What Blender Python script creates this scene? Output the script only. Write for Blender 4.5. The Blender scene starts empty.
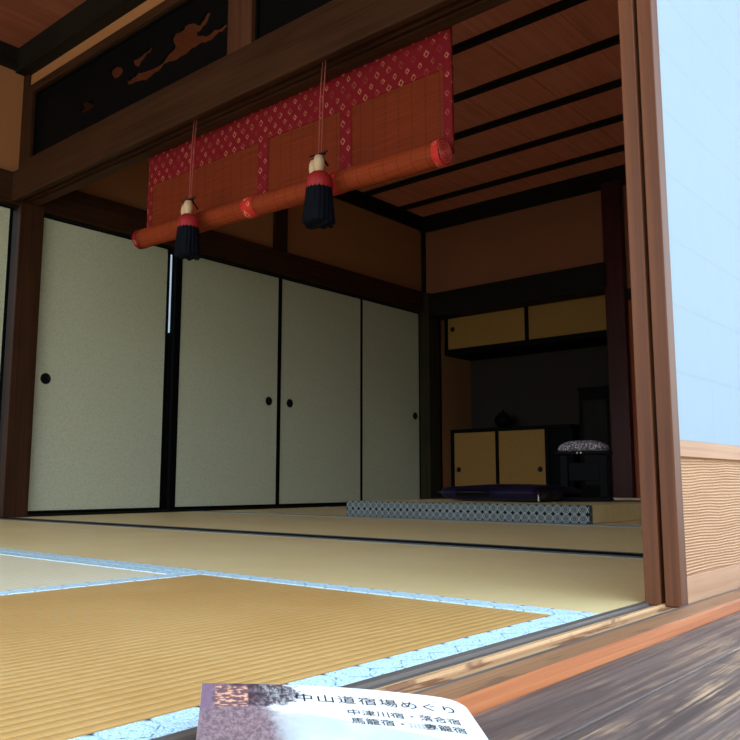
import bpy, bmesh, math, random
from mathutils import Vector, Matrix

random.seed(7)
scene = bpy.context.scene
COL = scene.collection

# ------------------------------------------------------------------ camera
cam_data = bpy.data.cameras.new('camera')
cam = bpy.data.objects.new('camera', cam_data)
COL.objects.link(cam)
YAW, PITCH, ROLL = 0.70493, 0.13716, -0.0005
fw = Vector((math.cos(YAW) * math.cos(PITCH), math.sin(YAW) * math.cos(PITCH), math.sin(PITCH)))
rt = Vector((math.sin(YAW), -math.cos(YAW), 0))
up = rt.cross(fw)
M3 = Matrix((rt, up, -fw)).transposed()
cam.matrix_world = Matrix.Translation((0, 0, 0.1856)) @ M3.to_4x4() @ Matrix.Rotation(ROLL, 4, 'Z')
cam_data.sensor_width = 36.0
cam_data.lens = 36.0 * 814.35 / 740.0
cam_data.clip_start = 0.01
scene.camera = cam

# ------------------------------------------------------------------ world, light, exposure
world = bpy.data.worlds.new('world')
scene.world = world
world.use_nodes = True
wn, wl = world.node_tree.nodes, world.node_tree.links
wn.clear()
w_out = wn.new('ShaderNodeOutputWorld')
w_bg = wn.new('ShaderNodeBackground')
w_tc = wn.new('ShaderNodeTexCoord')
w_sep = wn.new('ShaderNodeSeparateXYZ')
w_ramp = wn.new('ShaderNodeValToRGB')
w_ramp.color_ramp.elements[0].position = 0.48
w_ramp.color_ramp.elements[0].color = (0.30, 0.34, 0.24, 1)
w_ramp.color_ramp.elements[1].position = 0.56
w_ramp.color_ramp.elements[1].color = (0.76, 0.90, 1.0, 1)
e = w_ramp.color_ramp.elements.new(1.0)
e.color = (0.46, 0.72, 1.0, 1)
w_map = wn.new('ShaderNodeMapRange')
w_map.inputs['From Min'].default_value = -1
w_map.inputs['From Max'].default_value = 1
wl.new(w_tc.outputs['Generated'], w_sep.inputs[0])
wl.new(w_sep.outputs['Z'], w_map.inputs['Value'])
wl.new(w_map.outputs[0], w_ramp.inputs[0])
wl.new(w_ramp.outputs[0], w_bg.inputs['Color'])
w_bg.inputs['Strength'].default_value = 4.2
wl.new(w_bg.outputs[0], w_out.inputs['Surface'])

scene.view_settings.view_transform = 'Standard'
scene.view_settings.look = 'None'
scene.view_settings.gamma = 1.0
scene.view_settings.use_curve_mapping = False
scene.view_settings.exposure = 0.30
scene.cycles.use_denoising = True
scene.cycles.max_bounces = 12
scene.cycles.diffuse_bounces = 8
scene.cycles.sample_clamp_indirect = 8.0


def portal(name, loc, rot, sx, sy):
    d = bpy.data.lights.new(name, 'AREA')
    d.shape = 'RECTANGLE'
    d.size, d.size_y = sx, sy
    d.cycles.is_portal = True
    o = bpy.data.objects.new(name, d)
    o.location, o.rotation_euler = loc, rot
    COL.objects.link(o)


# high sun: it falls on the garden and the outer veranda boards only, the eaves keep it off the rooms
sun_d = bpy.data.lights.new('sun', 'SUN')
sun_d.energy = 7.0
sun_d.angle = math.radians(0.6)
sun_d.color = (1.0, 0.93, 0.82)
sun = bpy.data.objects.new('sun', sun_d)
sun.rotation_euler = (math.radians(-17), math.radians(-4), 0)
sun.rotation_euler = Vector((0.06, 0.27, -0.95)).to_track_quat('-Z', 'Y').to_euler()
COL.objects.link(sun)
portal('added_side_opening', (-2.6, 2.4, 1.0), (math.radians(90), 0, math.radians(-90)), 5.0, 3.2)
# daylight enters over the veranda's open side and by an added opening on the left, for fill
portal('garden_opening', (1.9, -1.15, 1.1), (math.radians(90), 0, 0), 10.0, 3.4)

# ------------------------------------------------------------------ node helpers


class NT:
    def __init__(self, name):
        self.m = bpy.data.materials.new(name)
        self.m.use_nodes = True
        self.n = self.m.node_tree.nodes
        self.l = self.m.node_tree.links
        self.b = self.n['Principled BSDF']
        self.out = self.n['Material Output']

    def new(self, t, **kw):
        x = self.n.new(t)
        for k, v in kw.items():
            setattr(x, k, v)
        return x

    def put(self, sock, v):
        if isinstance(v, (int, float)):
            sock.default_value = v
        elif isinstance(v, (tuple, list)):
            sock.default_value = tuple(v) + ((1,) if len(v) == 3 and len(sock.default_value) == 4 else ())
        else:
            self.l.new(v, sock)

    def math(self, op, a, b=None, c=None, clamp=False):
        x = self.new('ShaderNodeMath', operation=op, use_clamp=clamp)
        self.put(x.inputs[0], a)
        if b is not None:
            self.put(x.inputs[1], b)
        if c is not None:
            self.put(x.inputs[2], c)
        return x.outputs[0]

    def mix(self, f, a, b, blend='MIX'):
        x = self.new('ShaderNodeMix', data_type='RGBA', blend_type=blend)
        self.put(x.inputs['Factor'], f)
        self.put(x.inputs[6], a)
        self.put(x.inputs[7], b)
        return x.outputs[2]

    def coord(self, kind='Object', scale=(1, 1, 1)):
        tc = self.new('ShaderNodeTexCoord')
        mp = self.new('ShaderNodeMapping')
        mp.inputs['Scale'].default_value = scale
        self.l.new(tc.outputs[kind], mp.inputs[0])
        return mp.outputs[0]

    def noise(self, vec, scale=5.0, detail=4.0, rough=0.55, dist=0.0):
        x = self.new('ShaderNodeTexNoise')
        self.put(x.inputs['Vector'], vec)
        x.inputs['Scale'].default_value = scale
        x.inputs['Detail'].default_value = detail
        x.inputs['Roughness'].default_value = rough
        x.inputs['Distortion'].default_value = dist
        return x.outputs[0]

    def ramp(self, v, lo, hi, a=0.0, b=1.0):
        x = self.new('ShaderNodeMapRange', interpolation_type='SMOOTHSTEP')
        self.put(x.inputs['Value'], v)
        x.inputs['From Min'].default_value = lo
        x.inputs['From Max'].default_value = hi
        x.inputs['To Min'].default_value = a
        x.inputs['To Max'].default_value = b
        return x.outputs[0]

    def sep(self, vec):
        x = self.new('ShaderNodeSeparateXYZ')
        self.l.new(vec, x.inputs[0])
        return x.outputs

    def bump(self, h, strength=0.3, dist=0.01):
        x = self.new('ShaderNodeBump')
        self.put(x.inputs['Height'], h)
        x.inputs['Strength'].default_value = strength
        x.inputs['Distance'].default_value = dist
        self.l.new(x.outputs[0], self.b.inputs['Normal'])

    def set(self, color=None, rough=0.6, spec=0.4):
        if color is not None:
            self.put(self.b.inputs['Base Color'], color)
        self.put(self.b.inputs['Roughness'], rough)
        self.b.inputs['Specular IOR Level'].default_value = spec
        return self.m


def wood(name, c1, c2, axis='X', rough=0.5, spec=0.35, fine=60.0, bump=0.15):
    t = NT(name)
    s = {'X': (1.2, fine, fine), 'Y': (fine, 1.2, fine), 'Z': (fine, fine, 1.2)}[axis]
    v = t.coord('Object', s)
    g = t.noise(v, 1.0, 6, 0.65, 0.6)
    big = t.noise(t.coord('Object', (3, 3, 3)), 1.0, 3)
    f = t.math('ADD', t.math('MULTIPLY', g, 0.75), t.math('MULTIPLY', big, 0.35))
    t.bump(g, bump, 0.002)
    return t.set(t.mix(t.ramp(f, 0.32, 0.75), c1, c2), rough, spec)


def plain(name, c, rough=0.6, spec=0.3, var=0.12, scale=40.0, bump=0.0):
    t = NT(name)
    g = t.noise(t.coord(), scale, 5, 0.6)
    c2 = tuple(x * (1 - var * 2) for x in c)
    if bump:
        t.bump(g, bump, 0.002)
    return t.set(t.mix(g, c2, tuple(min(1, x * (1 + var)) for x in c)), rough, spec)


M = {}
M['plaster'] = plain('sand_plaster', (0.37, 0.155, 0.066), 0.95, 0.05, 0.10, 160.0, 0.12)
M['plaster_red'] = plain('red_brown_sand_plaster', (0.27, 0.100, 0.056), 0.95, 0.05, 0.10, 160.0, 0.12)
M['plaster_dim'] = plain('shaded_sand_plaster', (0.27, 0.12, 0.05), 0.95, 0.05, 0.10, 160.0, 0.12)  # sand plaster darkened for the shade inside the narrow alcove
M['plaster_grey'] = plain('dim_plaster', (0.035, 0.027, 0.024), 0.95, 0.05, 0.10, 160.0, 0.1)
M['beam'] = {a: wood('brown_beam_wood_' + a, (0.025, 0.0092, 0.0043), (0.053, 0.021, 0.0098), a, 0.6, 0.08) for a in 'XYZ'}
M['dark'] = {a: wood('blackened_wood_' + a, (0.005, 0.004, 0.0035), (0.014, 0.011, 0.008), a, 0.6, 0.12) for a in 'XYZ'}
M['red_post'] = wood('red_brown_post_wood', (0.030, 0.006, 0.007), (0.060, 0.013, 0.013), 'Z', 0.45, 0.2)
M['frame'] = {a: wood('shaded_red_cedar_frame_' + a, (0.070, 0.020, 0.0065), (0.125, 0.039, 0.0135), a, 0.5, 0.2) for a in 'XYZ'}  # cedar darkened to carry the shade on the stiles' end faces
M['rail'] = wood('pale_cedar_rail', (0.29, 0.135, 0.068), (0.43, 0.235, 0.132), 'X', 0.6)
M['lacquer'] = plain('black_lacquer', (0.0025, 0.0025, 0.003), 0.6, 0.06, 0.1, 20)
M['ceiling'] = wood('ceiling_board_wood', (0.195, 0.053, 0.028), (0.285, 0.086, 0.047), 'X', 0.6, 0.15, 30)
M['ceiling_far'] = wood('brightened_red_brown_ceiling_wood', (0.50, 0.145, 0.085), (0.66, 0.215, 0.130), 'X', 0.65, 0.1, 30)  # brighter copy of the ceiling boards, making up for the far room's dimness
M['pull'] = plain('black_iron', (0.006, 0.006, 0.007), 0.5, 0.15, 0.1, 60)
M['ochre'] = plain('ochre_door_paper', (0.31, 0.16, 0.045), 0.7, 0.1, 0.06, 30)
M['pale_wood'] = wood('pale_sill_wood', (0.42, 0.28, 0.18), (0.62, 0.46, 0.32), 'Y', 0.6)


def fusuma_paper():
    t = NT('pale_mica_paper')
    g = t.noise(t.coord(), 95.0, 3, 0.7)
    h = t.noise(t.coord(), 2.0, 2)
    c = t.mix(t.ramp(g, 0.45, 0.62), (0.54, 0.555, 0.41), (0.46, 0.475, 0.34))
    c = t.mix(t.math('MULTIPLY', h, 0.25), c, (0.56, 0.50, 0.36))
    return t.set(c, 0.55, 0.35)


M['fusuma'] = fusuma_paper()


def tatami(name, axis, c1, c2, rough=0.42):
    """axis: direction the ribs run; ribs are 16 mm apart."""
    t = NT(name)
    co = t.sep(t.coord())
    across = co[1] if axis == 'X' else co[0]
    along = co[0] if axis == 'X' else co[1]
    r = t.math('ABSOLUTE', t.math('SINE', t.math('MULTIPLY', across, math.pi / 0.0165)))
    rush = t.noise(t.coord('Object', (700, 25, 1) if axis == 'X' else (25, 700, 1)), 1.0, 2)
    pat = t.noise(t.coord(), 3.0, 5, 0.65)
    wear = t.ramp(t.noise(t.coord('Object', (3, 14, 1) if axis == 'X' else (14, 3, 1)), 3.0, 5, 0.7), 0.62, 0.78)
    f = t.math('ADD', t.math('MULTIPLY', pat, 0.55), t.math('MULTIPLY', rush, 0.55))
    c = t.mix(t.ramp(f, 0.3, 0.8), c1, c2)
    c = t.mix(t.math('MULTIPLY', wear, 0.22), c, (0.70, 0.58, 0.36))
    groove = t.ramp(r, 0.0, 0.45)
    c = t.mix(groove, t.mix(0.45 if axis == 'X' else 0.12, c, (0.16, 0.09, 0.03)), c)
    t.bump(t.math('ADD', r, t.math('MULTIPLY', rush, 0.25)), 0.4, 0.002)
    return t.set(c, rough, 0.4)


M['tatami_brown'] = tatami('brown_rush', 'X', (0.54, 0.27, 0.072), (0.70, 0.42, 0.155))  # browner rush colour than the other mats
M['tatami_pale'] = tatami('pale_rush', 'Y', (0.84, 0.70, 0.45), (0.90, 0.80, 0.58))
M['tatami_gold'] = tatami('golden_rush', 'Y', (0.80, 0.58, 0.26), (0.90, 0.71, 0.38))


def border(name, base, light, dark, pitch, rows=1, kind='shell'):
    """woven border tape; UV.x in metres along, UV.y 0..1 across."""
    t = NT(name)
    tc = t.new('ShaderNodeTexCoord')
    uv = t.sep(tc.outputs['UV'])
    if kind == 'shell':
        q = t.math('DIVIDE', uv[0], pitch)
        x1 = t.math('SUBTRACT', t.math('FRACT', q), 0.5)
        x2 = t.math('SUBTRACT', t.math('FRACT', t.math('ADD', q, 0.5)), 0.5)
        def dist(x, yc):
            y = t.math('SUBTRACT', uv[1], yc)
            return t.math('SQRT', t.math('ADD', t.math('MULTIPLY', x, x), t.math('MULTIPLY', t.math('MULTIPLY', y, y), 0.85)))
        d1 = dist(x1, 0.62)
        d2 = dist(x2, 0.02)
        n = t.noise(t.coord('UV', (520, 14, 1)), 1.0, 4, 0.8)
        n2 = t.noise(t.coord('UV', (90, 5, 1)), 1.0, 3, 0.6)
        c = t.mix(t.ramp(n, 0.34, 0.56), base, light)
        rings = t.math('MULTIPLY', t.ramp(t.math('SINE', t.math('MULTIPLY', d1, 42.0)), 0.55, 0.95), t.ramp(n2, 0.42, 0.62))
        c = t.mix(t.math('MULTIPLY', rings, 0.75), c, base)
        seam = t.ramp(t.math('ABSOLUTE', t.math('SUBTRACT', d1, d2)), 0.018, 0.05, 1.0, 0.0)
        c = t.mix(t.math('MULTIPLY', seam, t.ramp(n2, 0.36, 0.60, 0.0, 0.8)), c, t.mix(0.8, base, dark))
        c = t.mix(t.ramp(d1, 0.50, 0.58), c, t.mix(t.ramp(d2, 0.42, 0.55), c, dark))
    else:
        v = t.math('MULTIPLY', uv[1], float(rows))
        y = t.math('SUBTRACT', t.math('FRACT', v), 0.5)
        x = t.math('SUBTRACT', t.math('FRACT', t.math('DIVIDE', uv[0], pitch)), 0.5)
        r = t.math('SQRT', t.math('ADD', t.math('MULTIPLY', x, x), t.math('MULTIPLY', y, y)))
        def ringat(rad, w):
            return t.ramp(t.math('ABSOLUTE', t.math('SUBTRACT', r, rad)), w * 0.55, w, 1.0, 0.0)
        f = t.math('MAXIMUM', ringat(0.455, 0.06), ringat(0.27, 0.045))
        f = t.math('MAXIMUM', f, t.ramp(r, 0.06, 0.12, 0.8, 0.0))
        inner = t.ramp(r, 0.42, 0.47, 1.0, 0.0)
        c = t.mix(inner, dark, base)
        c = t.mix(f, c, light)
    return t.set(c, 0.75, 0.15)


M['heri_blue'] = border('blue_woven_border', (0.14, 0.34, 0.50), (0.68, 0.85, 0.92), (0.012, 0.03, 0.055), 0.050)
M['heri_slate'] = border('slate_woven_border', (0.12, 0.17, 0.22), (0.38, 0.46, 0.52), (0.012, 0.016, 0.02), 0.046)
M['heri_black'] = border('black_woven_border', (0.018, 0.022, 0.026), (0.22, 0.25, 0.26), (0.006, 0.007, 0.008), 0.05)
M['heri_crest'] = border('crested_border', (0.018, 0.021, 0.023), (0.31, 0.335, 0.335), (0.003, 0.003, 0.004), 0.0425, 2, 'crest')


def brocade(name, red, gold):
    t = NT(name)
    co = t.sep(t.coord())
    a = t.math('DIVIDE', co[1], 0.058)
    b = t.math('DIVIDE', co[2], 0.070)
    def dia(oa, ob, s):
        x = t.math('ABSOLUTE', t.math('SUBTRACT', t.math('FRACT', t.math('ADD', a, oa)), 0.5))
        y = t.math('ABSOLUTE', t.math('SUBTRACT', t.math('FRACT', t.math('ADD', b, ob)), 0.5))
        d = t.math('ADD', x, y)
        return t.ramp(t.math('ABSOLUTE', t.math('SUBTRACT', d, s)), 0.03, 0.06, 1.0, 0.0)
    f = t.math('MAXIMUM', dia(0, 0, 0.18), dia(0.5, 0.5, 0.14))
    n = t.noise(t.coord(), 14.0, 3)
    f = t.math('MULTIPLY', f, t.ramp(n, 0.40, 0.62, 0.12, 1.0))
    t.b.inputs['Sheen Weight'].default_value = 0.0
    return t.set(t.mix(f, t.mix(t.noise(t.coord(), 90), red, tuple(x * 1.6 for x in red)), gold), 0.6, 0.12)


M['brocade'] = brocade('red_brocade', (0.120, 0.004, 0.007), (0.42, 0.15, 0.09))
M['brocade_bright'] = brocade('bright_red_brocade', (0.34, 0.018, 0.013), (0.70, 0.30, 0.18))


def blind_sheet(name, base, line_pitch=0.0):
    t = NT(name)
    co = t.sep(t.coord())
    slat = t.math('ABSOLUTE', t.math('SINE', t.math('MULTIPLY', co[2], math.pi / 0.0042)))
    n = t.noise(t.coord('Object', (1, 4, 260)), 1.0, 4, 0.6)
    big = t.noise(t.coord('Object', (1, 1.3, 5)), 2.0, 3)
    c = t.mix(t.ramp(n, 0.3, 0.7), tuple(x * 0.62 for x in base), base)
    c = t.mix(t.math('MULTIPLY', big, 0.5), c, tuple(x * 0.6 for x in base))
    th = t.math('ABSOLUTE', t.math('SUBTRACT', t.math('FRACT', t.math('DIVIDE', co[1], 0.062)), 0.5))
    c = t.mix(t.ramp(th, 0.0, 0.045, 0.55, 0.0), c, (0.07, 0.012, 0.008))
    t.bump(slat, 0.4, 0.001)
    t.set(c, 0.6, 0.1)
    tr = t.new('ShaderNodeBsdfTranslucent')
    t.put(tr.inputs['Color'], c)
    mx = t.new('ShaderNodeMixShader')
    mx.inputs[0].default_value = 0.35
    t.l.new(t.b.outputs[0], mx.inputs[1])
    t.l.new(tr.outputs[0], mx.inputs[2])
    t.l.new(mx.outputs[0], t.out.inputs['Surface'])
    return t.m


M['blind'] = blind_sheet('red_stained_reed', (0.30, 0.046, 0.015))
M['blind_roll'] = blind_sheet('rolled_red_reed', (0.42, 0.066, 0.020))


def paper_mat(name='sky_tinted_shoji_paper', thru=0.32):
    t = NT(name)
    n = t.noise(t.coord(), 30.0, 5, 0.6)
    c = t.mix(n, (0.345, 0.425, 0.50), (0.375, 0.455, 0.53))  # blue cast of the skylight put into the paper colour
    # lattice shade seen through the paper, painted in as darker lines
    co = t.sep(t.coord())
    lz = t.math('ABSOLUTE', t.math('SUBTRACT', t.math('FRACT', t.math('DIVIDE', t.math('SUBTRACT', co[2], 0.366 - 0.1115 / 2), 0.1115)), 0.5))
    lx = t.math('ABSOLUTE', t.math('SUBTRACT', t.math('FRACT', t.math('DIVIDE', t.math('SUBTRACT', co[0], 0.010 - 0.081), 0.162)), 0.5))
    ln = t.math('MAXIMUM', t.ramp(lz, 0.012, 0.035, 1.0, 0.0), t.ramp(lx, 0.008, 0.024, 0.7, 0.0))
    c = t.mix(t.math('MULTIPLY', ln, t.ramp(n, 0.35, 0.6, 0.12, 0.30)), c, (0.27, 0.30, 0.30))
    t.set(c, 0.8, 0.1)
    tr = t.new('ShaderNodeBsdfTranslucent')
    t.put(tr.inputs['Color'], (0.80, 0.80, 0.76))
    mx = t.new('ShaderNodeMixShader')
    mx.inputs[0].default_value = thru
    t.l.new(t.b.outputs[0], mx.inputs[1])
    t.l.new(tr.outputs[0], mx.inputs[2])
    t.l.new(mx.outputs[0], t.out.inputs['Surface'])
    return t.m


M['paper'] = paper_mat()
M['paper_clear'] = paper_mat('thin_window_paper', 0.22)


def cedar_panel():
    t = NT('cedar_panel_wood')
    v = t.coord('Object', (1.0, 1.0, 1.0))
    co = t.sep(v)
    warp = t.noise(t.coord('Object', (3.0, 1, 7.0)), 1.0, 2)
    h = t.math('ADD', co[2], t.math('MULTIPLY', t.math('SUBTRACT', warp, 0.5), 0.022))
    w = t.math('SINE', t.math('MULTIPLY', h, 2 * math.pi / 0.0048))
    n = t.noise(t.coord('Object', (6, 1, 300)), 1.0, 3)
    f = t.math('ADD', t.math('MULTIPLY', w, 0.32), n)
    c = t.mix(t.ramp(f, 0.2, 0.85), (0.31, 0.145, 0.066), (0.46, 0.255, 0.130))
    t.bump(w, 0.5, 0.0015)
    return t.set(c, 0.65, 0.25)


M['cedar'] = cedar_panel()


def plank():
    t = NT('weathered_veranda_planks')
    co = t.coord()
    xyz = t.sep(co)
    g = t.noise(t.coord('Object', (2.2, 55, 1)), 1.0, 6, 0.7, 0.8)
    band = t.noise(t.coord('Object', (1.4, 16, 1)), 1.0, 5, 0.6, 1.2)
    patch = t.noise(t.coord('Object', (3.5, 9, 1)), 1.0, 4, 0.6)
    c = t.mix(t.ramp(g, 0.3, 0.7), (0.085, 0.056, 0.048), (0.20, 0.140, 0.120))
    wear = t.math('MULTIPLY', t.ramp(g, 0.46, 0.66), t.ramp(t.math('ADD', t.math('MULTIPLY', band, 0.6), t.math('MULTIPLY', patch, 0.5)), 0.47, 0.60))
    near = t.ramp(xyz[1], 0.335, 0.30, 0.40, 1.0)
    c = t.mix(t.math('MULTIPLY', wear, near), c, (0.62, 0.37, 0.20))
    g2 = t.noise(t.coord('Object', (3.0, 150, 1)), 1.0, 5, 0.7, 0.4)
    worn = t.math('MULTIPLY', t.ramp(g2, 0.50, 0.60), t.ramp(t.math('ADD', t.math('MULTIPLY', band, 0.5), t.math('MULTIPLY', patch, 0.6)), 0.50, 0.62))
    c = t.mix(t.math('MULTIPLY', worn, t.math('MULTIPLY', near, 0.9)), c, (0.66, 0.42, 0.25))
    t.bump(g, 0.35, 0.002)
    return t.set(c, t.ramp(g, 0.3, 0.7, 0.6, 0.45), 0.35)


M['plank'] = plank()


def sill_face(name, c1, c2, knots=0.0, kn=(0.10, 0.04, 0.02), rough=0.5):
    t = NT(name)
    g = t.noise(t.coord('Object', (2.0, 90, 90)), 1.0, 6, 0.65, 0.5)
    p = t.noise(t.coord('Object', (7, 55, 1)), 1.0, 4, 0.6)
    c = t.mix(t.ramp(g, 0.3, 0.7), c1, c2)
    if knots:
        c = t.mix(t.math('MULTIPLY', t.ramp(p, 0.54, 0.62), knots), c, kn)
    t.bump(g, 0.25, 0.0015)
    return t.set(c, rough, 0.4)


M['sill_dark'] = sill_face('greyed_sill_wood', (0.095, 0.075, 0.065), (0.17, 0.14, 0.12))
M['sill_pale'] = sill_face('worn_pale_sill_wood', (0.58, 0.34, 0.14), (0.86, 0.60, 0.30))
M['sill_knot'] = sill_face('worn_knotted_sill_wood', (0.42, 0.22, 0.10), (0.62, 0.38, 0.20), 0.85, (0.16, 0.055, 0.025))
M['sill_brown'] = sill_face('brown_sill_wood', (0.26, 0.125, 0.060), (0.40, 0.20, 0.10), 0.5, (0.10, 0.07, 0.05))
M['sill_orange'] = sill_face('orange_sill_wood', (0.33, 0.088, 0.025), (0.46, 0.150, 0.050))


# ------------------------------------------------------------------ mesh helpers
class MB:
    """collects shapes, in world coordinates, into one mesh object"""

    def __init__(self):
        self.bm = bmesh.new()
        self.uv = self.bm.loops.layers.uv.new('UVMap')

    def box(self, x0, x1, y0, y1, z0, z1, bev=0.0, mi=0):
        b = bmesh.new()
        bmesh.ops.create_cube(b, size=1.0)
        for v in b.verts:
            v.co = Vector((x0 if v.co.x < 0 else x1, y0 if v.co.y < 0 else y1, z0 if v.co.z < 0 else z1))
        if bev > 0:
            bmesh.ops.bevel(b, geom=list(b.edges), offset=bev, segments=2, profile=0.5, affect='EDGES')
        self.add(b, mi)
        return self

    def add(self, b, mi=0, mat=None, smooth=False):
        m = {}
        for v in b.verts:
            m[v] = self.bm.verts.new(mat @ v.co if mat else v.co)
        for f in b.faces:
            try:
                nf = self.bm.faces.new([m[v] for v in f.verts])
                nf.material_index = mi
                nf.smooth = smooth or f.smooth
            except ValueError:
                pass
        b.free()

    def quad(self, pts, uvs=None, mi=0):
        f = self.bm.faces.new([self.bm.verts.new(p) for p in pts])
        f.material_index = mi
        if uvs:
            for l, q in zip(f.loops, uvs):
                l[self.uv].uv = q
        return self

    def tape(self, x0, x1, y0, y1, z0, z1, along):
        """flat tape with UV.x in metres along and UV.y 0..1 across on top and edges"""
        if along == 'X':
            U = lambda x, y: (x, (y - y0) / (y1 - y0))
        else:
            U = lambda x, y: (y, (x - x0) / (x1 - x0))
        c = [(x0, y0), (x1, y0), (x1, y1), (x0, y1)]
        self.quad([(x, y, z1) for x, y in c], [U(x, y) for x, y in c])
        for i in range(4):
            (xa, ya), (xb, yb) = c[i], c[(i + 1) % 4]
            self.quad([(xa, ya, z0), (xb, yb, z0), (xb, yb, z1), (xa, ya, z1)], [U(xa, ya), U(xb, yb), U(xb, yb), U(xa, ya)])
        return self

    def lathe(self, prof, c, axis='Z', n=40, smooth=True, mi=0, scale=(1, 1)):
        """prof: list of (radius, height) from c along axis"""
        rings = []
        for r, h in prof:
            ring = []
            for k in range(n):
                a = 2 * math.pi * k / n
                p, q = r * math.cos(a) * scale[0], r * math.sin(a) * scale[1]
                co = {'Z': (p, q, h), 'Y': (q, h, p), 'X': (h, p, q)}[axis]
                ring.append(self.bm.verts.new(Vector(c) + Vector(co)))
            rings.append(ring)
        for A, B in zip(rings, rings[1:]):
            for k in range(n):
                f = self.bm.faces.new((A[k], A[(k + 1) % n], B[(k + 1) % n], B[k]))
                f.smooth = smooth
                f.material_index = mi
        for R in (rings[0], rings[-1]):
            try:
                f = self.bm.faces.new(R)
                f.material_index = mi
            except ValueError:
                pass
        return self

    def tube(self, pts, r, n=10):
        pts = [Vector(p) for p in pts]
        rings = []
        for i, p in enumerate(pts):
            d = (pts[min(i + 1, len(pts) - 1)] - pts[max(i - 1, 0)]).normalized()
            a = d.orthogonal().normalized()
            b = d.cross(a)
            rr = r[i] if isinstance(r, (list, tuple)) else r
            rings.append([self.bm.verts.new(p + rr * (math.cos(2 * math.pi * k / n) * a + math.sin(2 * math.pi * k / n) * b)) for k in range(n)])
        for A, B in zip(rings, rings[1:]):
            # align start vertex
            off = min(range(n), key=lambda s: (A[0].co - B[s].co).length)
            for k in range(n):
                f = self.bm.faces.new((A[k], A[(k + 1) % n], B[(k + 1 + off) % n], B[(k + off) % n]))
                f.smooth = True
        self.bm.faces.new(rings[0])
        self.bm.faces.new(rings[-1])
        return self

    def build(self, name, mats, parent=None, loc=None):
        if not isinstance(mats, (list, tuple)):
            mats = [mats]
        org = Vector(loc) if loc is not None else Vector((0, 0, 0))
        if parent is not None:
            org = world_loc(parent)
        for v in self.bm.verts:
            v.co -= org
        bmesh.ops.recalc_face_normals(self.bm, faces=list(self.bm.faces))
        me = bpy.data.meshes.new(name)
        self.bm.to_mesh(me)
        self.bm.free()
        for m in mats:
            me.materials.append(m)
        o = bpy.data.objects.new(name, me)
        COL.objects.link(o)
        if parent is not None:
            o.parent = parent
        else:
            o.location = org
        return o


def world_loc(o):
    v = Vector((0, 0, 0))
    while o is not None:
        v = v + Vector(o.location)
        o = o.parent
    return v


def thing(name, label, cat, loc, group=None):
    o = bpy.data.objects.new(name, None)
    o.empty_display_size = 0.05
    COL.objects.link(o)
    o.location = loc
    o['label'] = label
    o['category'] = cat
    if group:
        o['group'] = group
    return o


def tag(o, label, cat, group=None):
    o['label'] = label
    o['category'] = cat
    if group:
        o['group'] = group
    return o


def struct(o, label=None):
    o['kind'] = 'structure'
    return o


def sbox(name, mat, *a, bev=0.0):
    return struct(MB().box(*a, bev=bev).build(name, mat))


# ------------------------------------------------------------------ the setting
# sizes: mats 0.91 m wide; +X runs along the veranda, +Y goes into the house
XP0, XP1 = 2.09, 2.23          # thick post between the two rooms
YW = 4.41                      # plane of the pale sliding doors
XT = 5.95                      # front plane of the alcove wall
CEIL = 2.64

# ground, veranda, sub floor
g = MB().box(-30, 30, -40, 30, -0.62, -0.5)
struct(g.build('ground', plain('pale_gravel', (0.42, 0.42, 0.34), 0.9, 0.1, 0.2, 8)))

b = MB()
edges = [0.4165, 0.326, 0.205, 0.075, -0.06, -0.20, -0.345, -0.49, -0.64, -0.79, -0.94, -1.10]
for i, (ya, yb) in enumerate(zip(edges, edges[1:])):
    cuts = [-3.2, 0.985 if i == 1 else (-0.4 + 0.37 * (i % 3)), 4.2 - 0.5 * (i % 2), 6.7]
    for xa, xb in zip(cuts, cuts[1:]):
        b.box(xa + 0.0008, xb - 0.0008, yb + 0.0012, ya - 0.0006, -0.05, -0.016, bev=0.0016)
fl = struct(b.build('floor', M['plank']))
sbox('floor_subfloor', M['tatami_gold'], -3.2, 6.7, 0.53, 4.6, -0.10, -0.031)
sbox('floor_far_room', M['tatami_gold'], 4.661, 5.95, 0.5275, 4.385, -0.031, -0.0012)
sbox('floor_near_room', M['tatami_pale'], -1.9, 0.167, 1.4225, 4.385, -0.031, -0.0012)
sbox('floor_near_left', M['tatami_brown'], -1.9, -0.746, 0.5275, 1.4215, -0.031, -0.0012)
sbox('floor_veranda_joists', M['dark']['X'], -3.2, 6.7, -1.10, 0.53, -0.12, -0.052)

# sill between mats and veranda, with its two grooves
b = MB()
prof = [(0.5268, -0.03), (0.5268, 0.0), (0.5155, 0.0), (0.5150, -0.004), (0.5070, -0.004), (0.4945, -0.004), (0.4940, 0.0), (0.4905, 0.0),
        (0.4900, -0.004), (0.4630, -0.004), (0.4620, 0.0), (0.4560, 0.0), (0.4560, 0.0), (0.4215, 0.0), (0.4172, -0.0025), (0.4172, -0.05)]
mats_i = [0, 0, 0, 0, 1, 1, 2, 2, 2, 0, 0, 3, 3, 4, 4]
x0, x1 = -3.2, 5.95
for (a, bb, mi) in zip(prof, prof[1:], mats_i):
    if a == bb:
        continue
    b.quad([(x0, a[0], a[1]), (x1, a[0], a[1]), (x1, bb[0], bb[1]), (x0, bb[0], bb[1])], mi=mi)
struct(b.build('trim_1', [M['sill_dark'], M['sill_pale'], M['sill_knot'], M['sill_brown'], M['sill_orange']]))

# threshold between the two rooms
sbox('trim_2', M['lacquer'], 2.045, 2.10, 0.54, 4.36, -0.03, 0.0015)

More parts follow.
